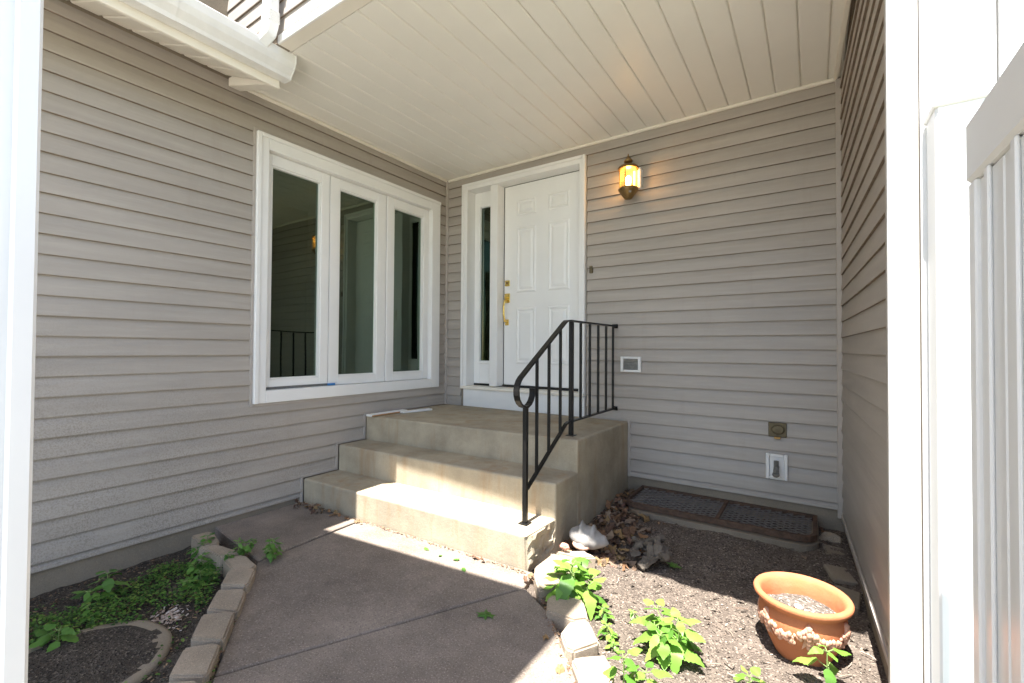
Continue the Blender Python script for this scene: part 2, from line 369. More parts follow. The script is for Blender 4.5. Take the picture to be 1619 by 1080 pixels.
for i, (a, e, ga, ge) in enumerate(((1.757, 2.288, 1.80, 2.212), (2.296, 2.893, 2.385, 2.79), (2.902, 3.458, 2.985, 3.385))):
    xf = -3.362 if i != 1 else -3.366; z0, z1, g0, g1 = (.905 if i == 0 else .887), 2.646, .961, 2.561
    s = boxes('sash', [(-3.41, xf, a, ga, z0, z1), (-3.41, xf, ge, e, z0, z1), (-3.41, xf, ga, ge, g1, z1), (-3.41, xf, ga, ge, z0, g0)], 'white', wf, .004)
    boxes('glazing_bead', [(-3.405, xf-.006, ga+.0005, ga+.012, g0+.0005, g1-.0005), (-3.405, xf-.006, ge-.012, ge-.0005, g0+.0005, g1-.0005),
                           (-3.405, xf-.0065, ga+.0125, ge-.0125, g1-.012, g1-.0005), (-3.405, xf-.0065, ga+.0125, ge-.0125, g0+.0005, g0+.012)], 'white', wf, .002)
    boxo('pane', (-3.400, -3.396, ga-.01, ge+.01, g0-.01, g1+.01), 'glass', wf, 0)
boxo('sash_gap', (-3.415, -3.372, 1.757, 2.30, .886, .904), 'grey', wf, 0)
# dim room behind the glass
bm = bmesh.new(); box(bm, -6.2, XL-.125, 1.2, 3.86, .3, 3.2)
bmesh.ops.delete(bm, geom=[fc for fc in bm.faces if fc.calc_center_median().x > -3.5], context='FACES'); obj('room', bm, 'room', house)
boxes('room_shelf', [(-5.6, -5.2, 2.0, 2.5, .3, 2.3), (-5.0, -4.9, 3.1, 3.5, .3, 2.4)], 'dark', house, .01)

# door ---------------------------------------------------------------
SL = YB+.10                                          # slab face
df = boxes('door_frame', [(DX0, -3.035, YB-.03, YB+.12, .782, DZ1), (-1.748, DX1, YB-.03, YB+.12, .782, DZ1), (-3.0345, -1.7485, YB-.03, YB+.12, 2.868, DZ1),
                          (-2.752, -2.660, YB-.008, YB+.14, .822, 2.8675)], 'white', house, .004)
boxes('brick_mould', [(DX0, DX0+.028, YB-.045, YB-.031, .782, DZ1), (DX1-.028, DX1, YB-.045, YB-.031, .782, DZ1), (DX0+.0285, DX1-.0285, YB-.045, YB-.031, DZ1-.028, DZ1)], 'white', df, .004)
boxes('sidelight_panel', [(-3.034, -2.955, SL, SL+.04, .822, 2.867), (-2.79, -2.753, SL, SL+.04, .822, 2.867), (-2.9545, -2.7905, SL, SL+.04, 2.70, 2.867), (-2.9545, -2.7905, SL, SL+.04, .835, 1.075)], 'doorp', df, .003)
boxes('sidelight_bead', [(-2.985, -2.957, SL-.012, SL-.001, 1.045, 2.73), (-2.956, -2.76, SL-.012, SL-.001, 2.702, 2.73), (-2.956, -2.76, SL-.012, SL-.001, 1.045, 1.073)], 'doorp', df, .004)
boxo('sidelight_pane', (-2.96, -2.785, SL+.018, SL+.022, 1.07, 2.705), 'glassd', df, 0)
boxo('sill', (-3.10, -1.69, YB-.055, YB+.16, .782, .812), 'ceilt', df, .004)
boxo('sill_gap', (-3.03, -1.75, SL-.004, SL+.10, .8125, .834), 'dark', df, 0)
boxo('kick_board', (-3.075, -1.689, YB-.028, YB-.001, .601, .780), 'white', house, .003)
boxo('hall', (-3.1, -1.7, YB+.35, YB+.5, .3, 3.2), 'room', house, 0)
door = house and boxo('door', (-2.650, -1.754, SL+.006, SL+.05, .836, 2.862), 'doorp', house, .004)
boxes('door_gap', [(-2.6595, -2.6505, SL+.012, SL+.06, .825, 2.867), (-2.65, -1.75, SL+.012, SL+.06, 2.8625, 2.867)], 'dark', door, 0)
for x0, x1 in ((-2.50, -2.27), (-2.135, -1.905)):
    for z0, z1 in ((2.545, 2.705), (1.765, 2.43), (1.05, 1.615)):
        bm = bmesh.new()     # moulded ring and raised field
        ring = [(0, 0), (.016, -.012), (.034, .003), (.060, -.007)]
        loops = []
        for ins, dz in [(0, 0)]+ring[1:]:
            loops.append([bm.verts.new((x, SL+.0055-dz*0-(-.000 if ins == 0 else .008 if ins == .016 else .001 if ins == .034 else .008), z)) for x, z in ((x0+ins, z0+ins), (x1-ins, z0+ins), (x1-ins, z1-ins), (x0+ins, z1-ins))])
        for a, e in zip(loops, loops[1:]):
            for i in range(4): bm.faces.new((a[i], a[(i+1) % 4], e[(i+1) % 4], e[i]))
        bm.faces.new(loops[-1]); obj('panel', bm, 'doorp', door)
hs = boxes('deadbolt', [(-2.635, -2.578, SL-.006, SL+.005, 1.84, 1.90)], 'brass', door, .004)
bm = bmesh.new(); box(bm, -2.637, -2.577, SL-.006, SL+.005, 1.67, 1.765); box(bm, -2.630, -2.588, SL-.006, SL+.005, 1.44, 1.50)
sweep(bm, [(-2.608, SL-.006, 1.70), (-2.610, SL-.045, 1.69), (-2.612, SL-.058, 1.63), (-2.612, SL-.055, 1.54), (-2.610, SL-.04, 1.475), (-2.608, SL-.004, 1.465)], .022, .014, rnd=True)
box(bm, -2.618, -2.598, SL-.04, SL-.005, 1.715, 1.725)
hd = obj('handle', bm, 'brass', door, .002)
bm = bmesh.new(); lathe(bm, [(.0, .0), (.013, 0), (.013, .008), (0, .010)], 12); obj('keyhole', bm, 'brassd', hs, loc=(-2.606, SL-.006, 1.87), rot=(rad(90), 0, 0))

# porch ceiling, upper storey, eave -----------------------------------------
YE = 1.465
pc = boxes('porch_ceiling', [(-2.66, .21, YE+.03, YB+.1, ZC+.02, ZC+.14), (XL, -2.66, 1.60, YB+.1, ZC+.02, ZC+.14)], 'found', house, 0)
x = .085; xs = [.17]
while x > XL: xs.append(x); x -= .1535
xs.append(XL)
for a, e in zip(xs, xs[1:]):
    y0 = YE+.09 if a > -2.66 else 1.56
    bm = bmesh.new(); wd = a-e
    extrude(bm, [(.0, .016), (.004, .004), (.009, 0), (wd-.009, 0), (wd-.004, .004), (wd, .016), (wd, .02), (0, .02)], lambda p: (e+p[0], y0, ZC+p[1]), lambda p: (e+p[0], YB, ZC+p[1]))
    obj('plank', bm, 'ceil', pc)
boxes('ceiling_trim', [(XL+.03, .14, YB-.03, YB-.003, ZC-.024, ZC-.001), (XL+.003, XL+.03, 1.6, YB-.031, ZC-.0245, ZC-.001)], 'ceilt', pc, .006)
bm = bmesh.new(); extrude(bm, [(-.03, -.022), (-.003, -.022), (-.003, -.001), (-.03, -.001)], lambda p: (R0.x+p[0]-.016, R0.y-.03, ZC+p[1]), lambda p: (R1.x+p[0]-.016, R1.y-.5, ZC+p[1])); obj('ceiling_trim', bm, 'ceilt', pc, .004)
boxo('soffit_board', (-2.69, .20, YE, YE+.088, ZC-.002, ZC+.018), 'ceilt', pc, .003)
uw = boxo('upper_wall', (-6, .2, YE+.012, YE+.1, ZC+.02, 6.2), 'found', house, 0)
boxo('drip_trim', (-2.69, .2, YE-.004, YE+.0115, ZC-.004, ZC+.05), 'white', uw, .004)
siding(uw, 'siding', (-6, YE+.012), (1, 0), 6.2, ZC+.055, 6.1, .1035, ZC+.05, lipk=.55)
ev = link('eave', None, house)
EX, EZ = -2.838, 2.84                                  # fascia foot
ng = 22; yb = 1.47; wd = .132
for i in range(ng):
    y1 = yb-i*wd; y0 = y1-wd+.002; bm = bmesh.new()
    pr = [(0, .006), (.006, 0), (wd-.016, 0), (wd-.014, .016), (wd-.002, .016), (wd-.002, .02), (0, .02)]
    extrude(bm, pr, lambda p: (XL+.02, y0+p[0], 3.05+p[1]), lambda p: (EX, y0+p[0], EZ+.012+p[1])); obj('soffit_panel', bm, 'ceilt', ev)
boxo('fascia', (EX-.002, EX+.02, -2.4, 1.55, EZ, 3.04), 'ceilt', ev, .003)
bm = bmesh.new(); extrude(bm, [(XL+.018, 3.04), (XL+.018, 2.985), (EX-.003, EZ+.004), (EX-.003, 3.04)], lambda p: (p[0], 1.474, p[1]), lambda p: (p[0], 1.552, p[1])); obj('eave_return', bm, 'ceilt', ev, .003)
bm = bmesh.new(); extrude(bm, [(EX-.06, 3.055), (EX+.05, 3.02), (-7, 4.45), (-7, 4.5)], lambda p: (p[0], -2.4, p[1]), lambda p: (p[0], YE, p[1])); obj('roof', bm, 'roof', house)
# K-style gutter
GX = EX+.022
def gutter(y0, y1, s=0):
    bm = bmesh.new(); t = .004
    o = [(0, .145), (0, 0), (.070+s, -s), (.078+s, .018), (.108+s, .050), (.124+s, .085), (.126+s, .132), (.117+s, .140+s)]
    inn = [(.108, .134), (.118-.002, .125), (.116, .087), (.101, .054), (.071, .022), (.066, .005), (t, .005), (t, .145)]
    extrude(bm, o+inn, lambda p: (GX+p[0], y0, 2.888+p[1]), lambda p: (GX+p[0], y1, 2.888+p[1])); return bm
gt = obj('gutter', gutter(-2.4, 1.575), 'alu', house)
obj('gutter_sleeve', gutter(-.6, .955, .004), 'alu', gt)
bm = bmesh.new(); extrude(bm, [(0, .147), (0, -.002), (.072, -.002), (.082, .018), (.112, .050), (.128, .085), (.13, .136), (.117, .144)], lambda p: (GX+p[0], 1.5755, 2.888+p[1]), lambda p: (GX+p[0], 1.583, 2.888+p[1])); obj('end_cap', bm, 'alu', gt, .001)
bm = bmesh.new(); sweep(bm, [(-2.675, YE-.055, 5.9), (-2.675, YE-.055, 3.10), (-2.685, YE-.06, 3.055), (-2.715, YE-.075, 3.02), (-2.76, YE-.09, 2.98)], .085, .06)
dsp = obj('downspout', bm, 'vinyl', house, .006)
bm = bmesh.new()
for k in range(6): box(bm, -2.72, -2.63, YE-.088, YE-.022, 3.115+k*.012, 3.121+k*.012)
obj('elbow_crimp', bm, 'vinyl', dsp, .001)
boxo('downspout_strap', (-2.735, -2.615, YE-.09, YE-.002, 3.50, 3.53), 'vinyl', dsp, .003)

# unseen flat roof, added behind the viewpoint to shade path and near post
ca = thing('shade_blocker', 'added unseen flat canopy roof over the gateway, above the near fence post', 'blocker')
bm = bmesh.new(); prism(bm, [(-3.3, -1.6), (-.885, -1.6), (-.885, .67), (-3.3, .475)], 3.70, 3.82); obj('blocker_slab', bm, 'vinyl', ca, .004)
for xx, yy in ((-1.0, -1.5), (-3.15, -1.5)): boxo('post', (xx-.06, xx+.06, yy-.06, yy+.06, -.1, 3.699), 'vinyl', ca, .005)  # posts only carry the added roof

# ------------------------------------------------------------------ concrete stoop
stp = thing('concrete_steps', 'tan concrete stoop with two steps below the white front door', 'steps')
def stepmesh(name, fl, fr, bl, br, z, rough=False):
    bm = bmesh.new(); prism(bm, [fl, fr, br, bl], -.13, z)
    bmesh.ops.recalc_face_normals(bm, faces=bm.faces)
    E_ = []
    for e in bm.edges:
        onback = lambda v: min((Vector(v.co.xy)-Vector(bl)).length, (Vector(v.co.xy)-Vector(br)).length) < 1e-4
        if not (onback(e.verts[0]) and onback(e.verts[1])) and max(v.co.z for v in e.verts) > 0: E_.append(e)
    bmesh.ops.bevel(bm, geom=E_, offset=.014, segments=3, affect='EDGES', profile=.5)
    if rough:
        side = [fc for fc in bm.faces if fc.normal.x > .8 and fc.calc_area() > .02]
        bmesh.ops.subdivide_edges(bm, edges=list({e for fc in side for e in fc.edges}), cuts=11, use_grid_fill=True)
        for v in bm.verts:
            if v.co.x > fr[0]-.02 and v.co.y < br[1]-.01:
                k = noise.fractal(v.co*14, 1, 2, 4); v.co.x += -.012+.03*k*(1 if v.co.z < z-.01 else .35); v.co.z += .006*k
    return obj(name, bm, 'steps', stp)
A = [(-3.322, 2.062), (-1.298, 2.124)]; B = [(-3.322, 2.372), (-1.298, 2.432)]; D = [(-3.322, 2.648), (-1.302, 2.742)]
stepmesh('step', A[0], A[1], B[0], B[1], .18, True); stepmesh('step', B[0], B[1], D[0], D[1], .39); stepmesh('landing', D[0], D[1], (-3.322, YB-.03), (-1.302, YB-.001), .60)
tag(boxo('trim_scrap', (-3.26, -3.19, 2.60, 3.02, .604, .622), 'white', None, .002), 'long white trim strip with raw wood edge lying on the stoop', 'trim', 'trim scraps')
sc = tag(boxo('trim_scrap', (-.035, .035, -.16, .16, .0, .016), 'white', None, .002), 'short white trim strip lying on the stoop near the door corner', 'trim', 'trim scraps'); sc.location = (-3.13, 3.07, .604); sc.rotation_euler = (0, 0, rad(-13))
boxo('raw_edge', (-3.188, -3.181, 2.604, 2.95, .604, .616), 'wood', bpy.data.objects['trim_scrap'], .001)

# ------------------------------------------------------------------ railing
RX = -1.412
rl_ = thing('stair_railing', 'black wrought-iron stair railing with scrolled end on the stoop', 'railing', (RX, 2.27, .18))
def rail(name, pts, w, h, b=.0015):
    bm = bmesh.new(); sweep(bm, [Vector(p)-Vector((RX, 2.27, .18)) for p in pts], w, h); return obj(name, bm, 'iron', rl_, b)
cy, cz, cr = 2.262, .955, .095
arc = []
for i in range(0, 15):
    a = rad(122+i*17.5); k = cr if i < 9 else cr-.003*(i-9)
    arc.append((RX, cy+k*math.cos(a)*1.0, cz+k*math.sin(a)))
slope_top = (RX, 2.755, 1.385)
rail('handrail', [(RX, YB-.012, 1.40), (RX, 2.83, 1.398), (RX, 2.785, 1.393)]+[(RX, 2.755, 1.378)]+arc, .038, .012)
rail('lower_rail', [(RX, YB-.012, .702), (RX, 2.82, .698), (RX, 2.785, .690), (RX, 2.285, .375)], .026, .012)
rail('newel', [(RX, 2.868, .601), (RX, 2.868, 1.391)], .028, .028)
rail('post', [(RX, 2.268, .181), (RX, 2.268, .862)], .026, .026)
ht = lambda y: 1.391 if y > 2.78 else 1.378-(2.755-y)*.62-.006
lo = lambda y: .700 if y > 2.80 else .690-(2.785-y)*.63
for y in (2.397, 2.548, 2.704, 3.02, 3.181, 3.341, 3.503, 3.655): rail('baluster', [(RX, y, lo(y)), (RX, y, ht(y))], .0165, .0165)
rail('base_plate', [(RX, 2.268, .1795), (RX, 2.268, .185)], .06, .06); rail('base_plate', [(RX, 2.868, .5995), (RX, 2.868, .605)], .06, .06)
for z in (1.40, .702): rail('wall_flange', [(RX, YB-.022, z), (RX, YB-.014, z)], .05, .035)

# ------------------------------------------------------------------ wall lantern
LX, LY, LZ = -1.262, 3.595, 2.43
wl = thing('wall_lantern', 'lit brass coach lantern on the siding right of the front door', 'lantern', (LX, LY, LZ))
def lt_(name, prof, mat, seg=8, smooth=False, cap=True):
    bm = bmesh.new(); lathe(bm, prof, seg, cap=cap); return obj(name, bm, mat, wl, smooth=smooth, rot=(0, 0, rad(22.5)))
lt_('base', [(.018, .0), (.03, .004), (.05, .03), (.075, .065), (.082, .078), (.078, .09), (.070, .092)], 'brassd', 16)
lt_('cap', [(.080, .245), (.084, .25), (.082, .262), (.060, .278), (.030, .288), (.012, .292)], 'brassd', 16)
lt_('finial', [(.010, .29), (.012, .297), (.034, .308), (.036, .318), (.020, .338), (.008, .352), (.003, .375)], 'brassd', 12)
for i in range(8):
    a = 2*math.pi*i/8; a2 = 2*math.pi*(i+1)/8; R_ = .070; bm = bmesh.new()
    v = [bm.verts.new((R_*math.cos(t), R_*math.sin(t), z)) for t, z in ((a, .093), (a2, .093), (a2, .245), (a, .245))]; bm.faces.new(v); obj('glass_pane', bm, 'amber', wl)
    bm = bmesh.new(); sweep(bm, [(.072*math.cos(a), .072*math.sin(a), .09), (.072*math.cos(a), .072*math.sin(a), .248)], .008, .008, rnd=True)
    if i % 2 == 0: obj('cage_bar', bm, 'brassd', wl)
    else: bm.free()
bm = bmesh.new(); lathe(bm, [(.004, .10), (.018, .12), (.026, .15), (.022, .178), (.006, .195)], 12, cap=True); obj('bulb', bm, 'bulb', wl, smooth=True)
bm = bmesh.new(); lathe(bm, [(.0, .0), (.011, .0), (.011, .01), (0, .012)], 10); obj('photocell', bm, 'shell', wl, loc=(.03, -.048, .045), rot=(rad(70), 0, rad(30)))
bm = bmesh.new(); box(bm, .02, .085, .055, .123, .10, .27); obj('mounting_block', bm, 'white', wl, .006)
bm = bmesh.new(); box(bm, -.05, .02, .056, .122, .10, .25); obj('back_plate', bm, 'brassd', wl, .006)
ld = bpy.data.lights.new('lantern_light', 'POINT'); ld.energy = .62; ld.color = (1, .60, .22); ld.shadow_soft_size = .03
lo_ = bpy.data.objects.new('lantern_light', ld); C.objects.link(lo_); lo_.parent = wl; lo_.location = (0, 0, .215)

# ------------------------------------------------------------------ fittings on the back wall
def at(x0, x1, z0, z1): return (x0+x1)/2, (z0+z1)/2
wv = thing('wall_vent', 'small white framed vent on siding beside the railing', 'vent', (-1.2725, YB-.012, 1.078))
boxes('frame', [(-.087, -.062, -.022, 0, -.064, .064), (.062, .087, -.022, 0, -.064, .064), (-.0615, .0615, -.022, 0, .046, .064), (-.0615, .0615, -.022, 0, -.064, -.046)], 'white', wv, .003)
boxo('back', (-.0615, .0615, -.008, 0, -.0455, .0455), 'grey', wv, 0)
for k in range(5): bm = bmesh.new(); box(bm, -.06, .06, -.018, -.009, -.04+k*.018, -.03+k*.018); obj('slat', bm, 'grey', wv, .002)
ob = thing('outlet_cover', 'weathered bronze outlet cover on siding above the hose faucet', 'outlet', (-.217, YB-.012, .643))
boxo('plate', (-.056, .056, -.012, 0, -.05, .05), 'bronze', ob, .003)
bm = bmesh.new(); lathe(bm, [(.040, 0), (.041, .012), (.034, .02), (0, .022)], 16); obj('lid', bm, 'bronze', ob, loc=(.004, -.012, .004), rot=(rad(90), 0, 0), scale=(1, .8, 1))
boxo('hinge', (-.02, .02, -.03, -.012, -.062, -.046), 'brassd', ob, .003)
hb = thing('hose_faucet', 'grey hose faucet on a white mounting block near the window well', 'faucet', (-.222, YB-.012, .385))
boxes('mounting_block', [(-.066, -.045, -.026, 0, -.088, .088), (.045, .066, -.026, 0, -.088, .088), (-.0445, .0445, -.026, 0, .068, .088), (-.0445, .0445, -.026, 0, -.088, -.068), (-.0445, .0445, -.012, 0, -.0675, .0675)], 'white', hb, .003)
bm = bmesh.new(); sweep(bm, [(0, -.012, .0), (0, -.05, 0), (.0, -.075, -.012), (0, -.09, -.035)], .034, .034, rnd=True); obj('spout', bm, 'grey', hb)
bm = bmesh.new(); sweep(bm, [(0, -.055, .005), (0, -.06, .05)], .030, .026, rnd=True); obj('vacuum_breaker', bm, 'grey', hb)
bm = bmesh.new(); lathe(bm, [(.022, -.004), (.024, 0), (.022, .006)], 10, cap=True); obj('collar', bm, 'grey', hb, loc=(0, -.092, -.038), rot=(rad(40), 0, 0))
db = boxo('doorbell', (-1.648, -1.618, YB-.03, YB-.008, 1.872, 1.935), 'bronze', None, .004); tag(db, 'small brown doorbell button on siding just right of the door frame', 'doorbell')
bt = boxo('blue_tape', (-3.3615, -3.345, 2.285, 2.35, .888, .905), 'tape', None, .001); tag(bt, 'scrap of blue tape on the window sill', 'tape')

# ------------------------------------------------------------------ window well
ww = thing('window_well', 'rusty steel grate over a concrete window well below the siding', 'window well')
def rrect(x0, x1, y0, y1, rr, n=6):
    p = [(x1, y1), (x0, y1)]
    for i in range(n+1): a = math.pi+math.pi/2*i/n; p.append((x0+rr+rr*math.cos(a), y0+rr+rr*math.sin(a)))
    for i in range(n+1): a = 1.5*math.pi+math.pi/2*i/n; p.append((x1-rr+rr*math.cos(a), y0+rr+rr*math.sin(a)))
    return p
def ring(name, out, inn, z0, z1, mat):
    bm = bmesh.new(); k = len(out); L = [[bm.verts.new((x, y, z)) for x, y in pp] for pp, z in ((out, z0), (out, z1), (inn, z1), (inn, z0))]
    for a, e in zip(L, L[1:]+L[:1]):
        for i in range(k): bm.faces.new((a[i], a[(i+1) % k], e[(i+1) % k], e[i]))
    return obj(name, bm, mat, ww)
yw = YB-.016
ring('collar', rrect(-1.155, .02, 3.215, yw+.012, .12), rrect(-1.09, -.045, 3.28, yw, .07), -.14, .045, 'found')
ring('frame', rrect(-1.175, .012, 3.24, yw, .10), rrect(-1.153, -.010, 3.262, yw-.022, .083), .056, .092, 'rust')
boxo('well_floor', (-1.13, -.02, 3.24, YB, -.13, -.10), 'dark', ww, 0)
bm = bmesh.new(); sweep(bm, [(-.54, 3.255, .085), (-.54, yw-.01, .085)], .022, .012); obj('cross_bar', bm, 'rust', ww)
bm = bmesh.new(); sx, sy = .066, .046
X0, X1, Y0, Y1 = -1.145, -.018, 3.27, yw-.03
for s in (1, -1):
    c0 = X0-2
    while c0 < X1+2:
        # line y = Y0 + s*(x-c0)*sy/sx clipped to the frame
        pts = []
        for x in (X0, X1):
            y = Y0+s*(x-c0)*sy/sx
            if Y0 <= y <= Y1: pts.append((x, y))
        for y in (Y0, Y1):
            x = c0+s*(y-Y0)*sx/sy
            if X0 < x < X1: pts.append((x, y))
        if len(pts) >= 2 and (Vector(pts[0])-Vector(pts[1])).length > .03: sweep(bm, [(*pts[0], .078+.002*s), (*pts[1], .078+.002*s)], .005, .004, Vector((0, 0, 1)))
        c0 += sx
tag(obj('expanded_mesh', bm, 'mesh', ww), kind='stuff')

# ------------------------------------------------------------------ edging blocks
def block(pts, zt, zb, label, group):
    cx = sum(p[0] for p in pts)/len(pts); cy_ = sum(p[1] for p in pts)/len(pts)
    bm = bmesh.new(); prism(bm, [(p[0]-cx, p[1]-cy_) for p in pts], zb, zt); bmesh.ops.recalc_face_normals(bm, faces=bm.faces)
    bmesh.ops.bevel(bm, geom=[e for e in bm.edges], offset=.008, segments=2, affect='EDGES', clamp_overlap=True)
    bmesh.ops.triangulate(bm, faces=[fc for fc in bm.faces if fc.calc_area() > .004]); bmesh.ops.subdivide_edges(bm, edges=[e for e in bm.edges if e.calc_length() > .05], cuts=2)
    for v in bm.verts:
        k = noise.fractal((v.co+Vector((cx, cy_, 0)))*26, 1, 2, 3); v.co += Vector((.003*k, .003*noise.noise(v.co*40), .003*k))
    o = obj('edging_block', bm, 'block', None, loc=(cx, cy_, 0)); return tag(o, label, 'block', group)
LBL = [[(-3.206, 1.251), (-3.196, 1.341), (-3.159, 1.355), (-2.982, 1.314), (-2.93, 1.285), (-2.978, 1.231)],
       [(-2.985, 1.20), (-2.93, 1.275), (-2.76, 1.305), (-2.70, 1.290), (-2.75, 1.215)],
       [(-2.732, 1.222), (-2.687, 1.3), (-2.636, 1.306), (-2.493, 1.285), (-2.467, 1.252), (-2.549, 1.187)],
       [(-2.548, 1.171), (-2.468, 1.25), (-2.429, 1.245), (-2.318, 1.165), (-2.306, 1.136), (-2.417, 1.074)],
       [(-2.391, 1.049), (-2.302, 1.126), (-2.265, 1.118), (-2.133, 1.026), (-2.125, 1.006), (-2.255, 0.947)],
       [(-2.217, 0.914), (-2.134, 0.995), (-2.1, 0.99), (-1.958, 0.891), (-1.954, 0.874), (-2.067, 0.811)],
       [(-2.039, 0.779), (-1.978, 0.857), (-1.949, 0.866), (-1.912, 0.845), (-1.803, 0.766), (-1.802, 0.752), (-1.907, 0.681)],
       [(-1.88, .655), (-1.80, .725), (-1.765, .728), (-1.64, .64), (-1.635, .61), (-1.74, .55)],
       [(-1.71, .53), (-1.63, .595), (-1.59, .595), (-1.47, .505), (-1.465, .48), (-1.56, .41)]]
ORD = ['end', 'second', 'third', 'fourth', 'fifth', 'sixth', 'seventh', 'eighth', 'ninth']
for i, p in enumerate(LBL): block(p, .038+(.004 if i % 2 else -.003), -.10, 'tan edging block of the weedy bed, '+('the one nearest the siding' if i == 0 else ORD[i]+' in the row from the siding'), 'edging blocks along the weedy bed')
RBL = [[(-1.246, 2.345), (-1.113, 2.442), (-1.02, 2.40), (-1.104, 2.335), (-1.227, 2.322)],
       [(-1.2, 2.022), (-1.243, 2.10), (-1.243, 2.29), (-1.16, 2.312), (-1.05, 2.28), (-1.02, 2.08), (-1.056, 1.99), (-1.101, 1.897)],
       [(-1.047, 1.885), (-1.045, 1.913), (-1.003, 1.95), (-0.90, 1.965), (-0.82, 1.84), (-0.865, 1.797), (-1.0, 1.79)],
       [(-0.868, 1.673), (-0.873, 1.765), (-0.812, 1.822), (-0.71, 1.702), (-0.771, 1.597), (-0.809, 1.602)],
       [(-0.76, 1.557), (-0.764, 1.58), (-0.671, 1.665), (-0.605, 1.593), (-0.591, 1.508), (-0.674, 1.452)],
       [(-.655, 1.43), (-.585, 1.49), (-.555, 1.49), (-.44, 1.37), (-.50, 1.29), (-.55, 1.29)]]
for i, p in enumerate(RBL): block(p, .038+(.004 if i % 2 else -.004), -.10, 'pale edging block of the pot bed, '+('the one under the seashell' if i == 0 else ORD[i]+' in the row from the stoop'), 'edging blocks along the pot bed')
# round stepping stone in the weedy bed
bm = bmesh.new(); lathe(bm, [(.31, -.06), (.31, -.008), (.297, .0), (.28, .001), (.26, .001), (.24, .002), (.22, .002), (.20, .003), (.17, .004), (.14, .004), (.10, .005), (.05, .005), (.001, .005)], 56)
for v in bm.verts: v.co.x += .02*noise.noise(v.co*6); v.co.z += .012*noise.noise(v.co*11)
bm.normal_update()
ss = obj('stepping_stone', bm, 'found', None, smooth=True, loc=(-2.37, .53, -.03)); ss.data.materials.append(MT['soild'])
for p in ss.data.polygons:
    if p.center.xy.length < .262+.035*noise.noise(p.center*9+Vector((4, 2, 0))) and p.center.z > -.03: p.material_index = 1
tag(ss, 'round concrete stepping stone covered with dirt in the weedy bed', 'stepping stone')

# ------------------------------------------------------------------ terracotta pot
PX, PY, PZ = -.047, 2.232, -.05
pot = thing('flower_pot', 'terracotta planter pot with relief garland on the bare soil', 'pot', (PX, PY, PZ)); pot.scale = (.83, .83, 1.17)
bm = bmesh.new(); lathe(bm, [(.0, 0), (.105, 0), (.118, .012), (.150, .06), (.178, .11), (.188, .145), (.182, .172), (.174, .178), (.178, .186), (.196, .194), (.209, .204), (.211, .214), (.206, .220), (.196, .222), (.184, .219), (.172, .205), (.168, .165), (.170, .13), (.165, .10)], 56)
obj('body', bm, 'terra', pot, smooth=True)
bm = bmesh.new(); lathe(bm, [(.172, .152), (.12, .160), (.06, .165), (.001, .168)], 30)
for v in bm.verts: v.co.z += .01*noise.noise(v.co*30)
obj('potting_soil', bm, 'soilp', pot, smooth=True)
def prad(z):
    tb = [(.012, .118), (.06, .150), (.11, .178), (.145, .188), (.172, .182)]
    for (a, ra), (b_, rb) in zip(tb, tb[1:]):
        if z <= b_: return ra+(rb-ra)*max(0, (z-a))/(b_-a)
    return .182
bm = bmesh.new(); rnd = random.Random(3)
for sw in range(6):
    a0 = 2*math.pi*sw/6-.35
    for i in range(75):
        t = rnd.random(); a = a0+t*2*math.pi/6; sag = 4*t*(1-t); z = .158-.048*sag+rnd.uniform(-.011, .011)*(0.5+sag); R_ = prad(z)+.003
        bmesh.ops.create_icosphere(bm, subdivisions=1, radius=rnd.uniform(.007, .012), matrix=Matrix.Translation((R_*math.cos(a), R_*math.sin(a), z)))
    for k in range(5):
        z = .162-k*.016; R_ = prad(z)+.002; bmesh.ops.create_icosphere(bm, subdivisions=1, radius=.017-.0016*k, matrix=Matrix.Translation((R_*math.cos(a0), R_*math.sin(a0), z)))
    for sg in (-1, 1):
        pr = [(0, .155), (sg*.10, .125), (sg*.16, .085), (sg*.05, .105)]
        vv = [bm.verts.new(((prad(z)+.006)*math.cos(a0+da), (prad(z)+.006)*math.sin(a0+da), z)) for da, z in pr]; bm.faces.new(vv)
tag(obj('garland', bm, 'terrab', pot, smooth=True), kind=None)
bm = bmesh.new(); bmesh.ops.create_icosphere(bm, subdivisions=2, radius=.018)
for v in bm.verts: v.co *= 1+.3*noise.noise(v.co*60); v.co.z *= .5
tag(obj('pebble', bm, 'shell', None, loc=(PX-.01, PY-.02, PZ+.203)), 'white pebble on the soil inside the terracotta pot', 'pebble')

# ------------------------------------------------------------------ leaves and plants
def leafmesh(name, mat, L=1., wd=.62, teeth=7, droop=.25, fold=.18, seed=0):
    """serrated leaf along +X, length L"""
    rn = random.Random(seed); bm = bmesh.new(); nn = teeth*2; mid = []; lft = []; rgt = []
    for i in range(nn+1):
        t = i/nn; w = wd/2*math.sin(math.pi*min(1, t**.72))**.85*(1-.12*t) if 0 < t < 1 else 0
        w *= 1+(.10 if i % 2 else -.05); z = -droop*t*t+.10*droop*math.sin(7*t+seed)
        mid.append(bm.verts.new((t*L, 0, z*L)))
        if 0 < i < nn:
            k = fold*(1+.3*math.sin(9*t+seed)); lft.append(bm.verts.new(((t+(.025 if i % 2 else 0))*L, w*L, (z+w*k-w*w*1.1)*L))); rgt.append(bm.verts.new(((t+(.025 if i % 2 else 0))*L, -w*L, (z+w*k-w*w*1.1)*L)))
    for side, flip in ((lft, 0), (rgt, 1)):
        bm.faces.new((mid[0], mid[1], side[0])); bm.faces.new((mid[-1], side[-1], mid[-2]))
        for i in range(1, nn-1): bm.faces.new((mid[i], mid[i+1], side[i], side[i-1]))
    return mesh_of(name, bm, mat, smooth=True)
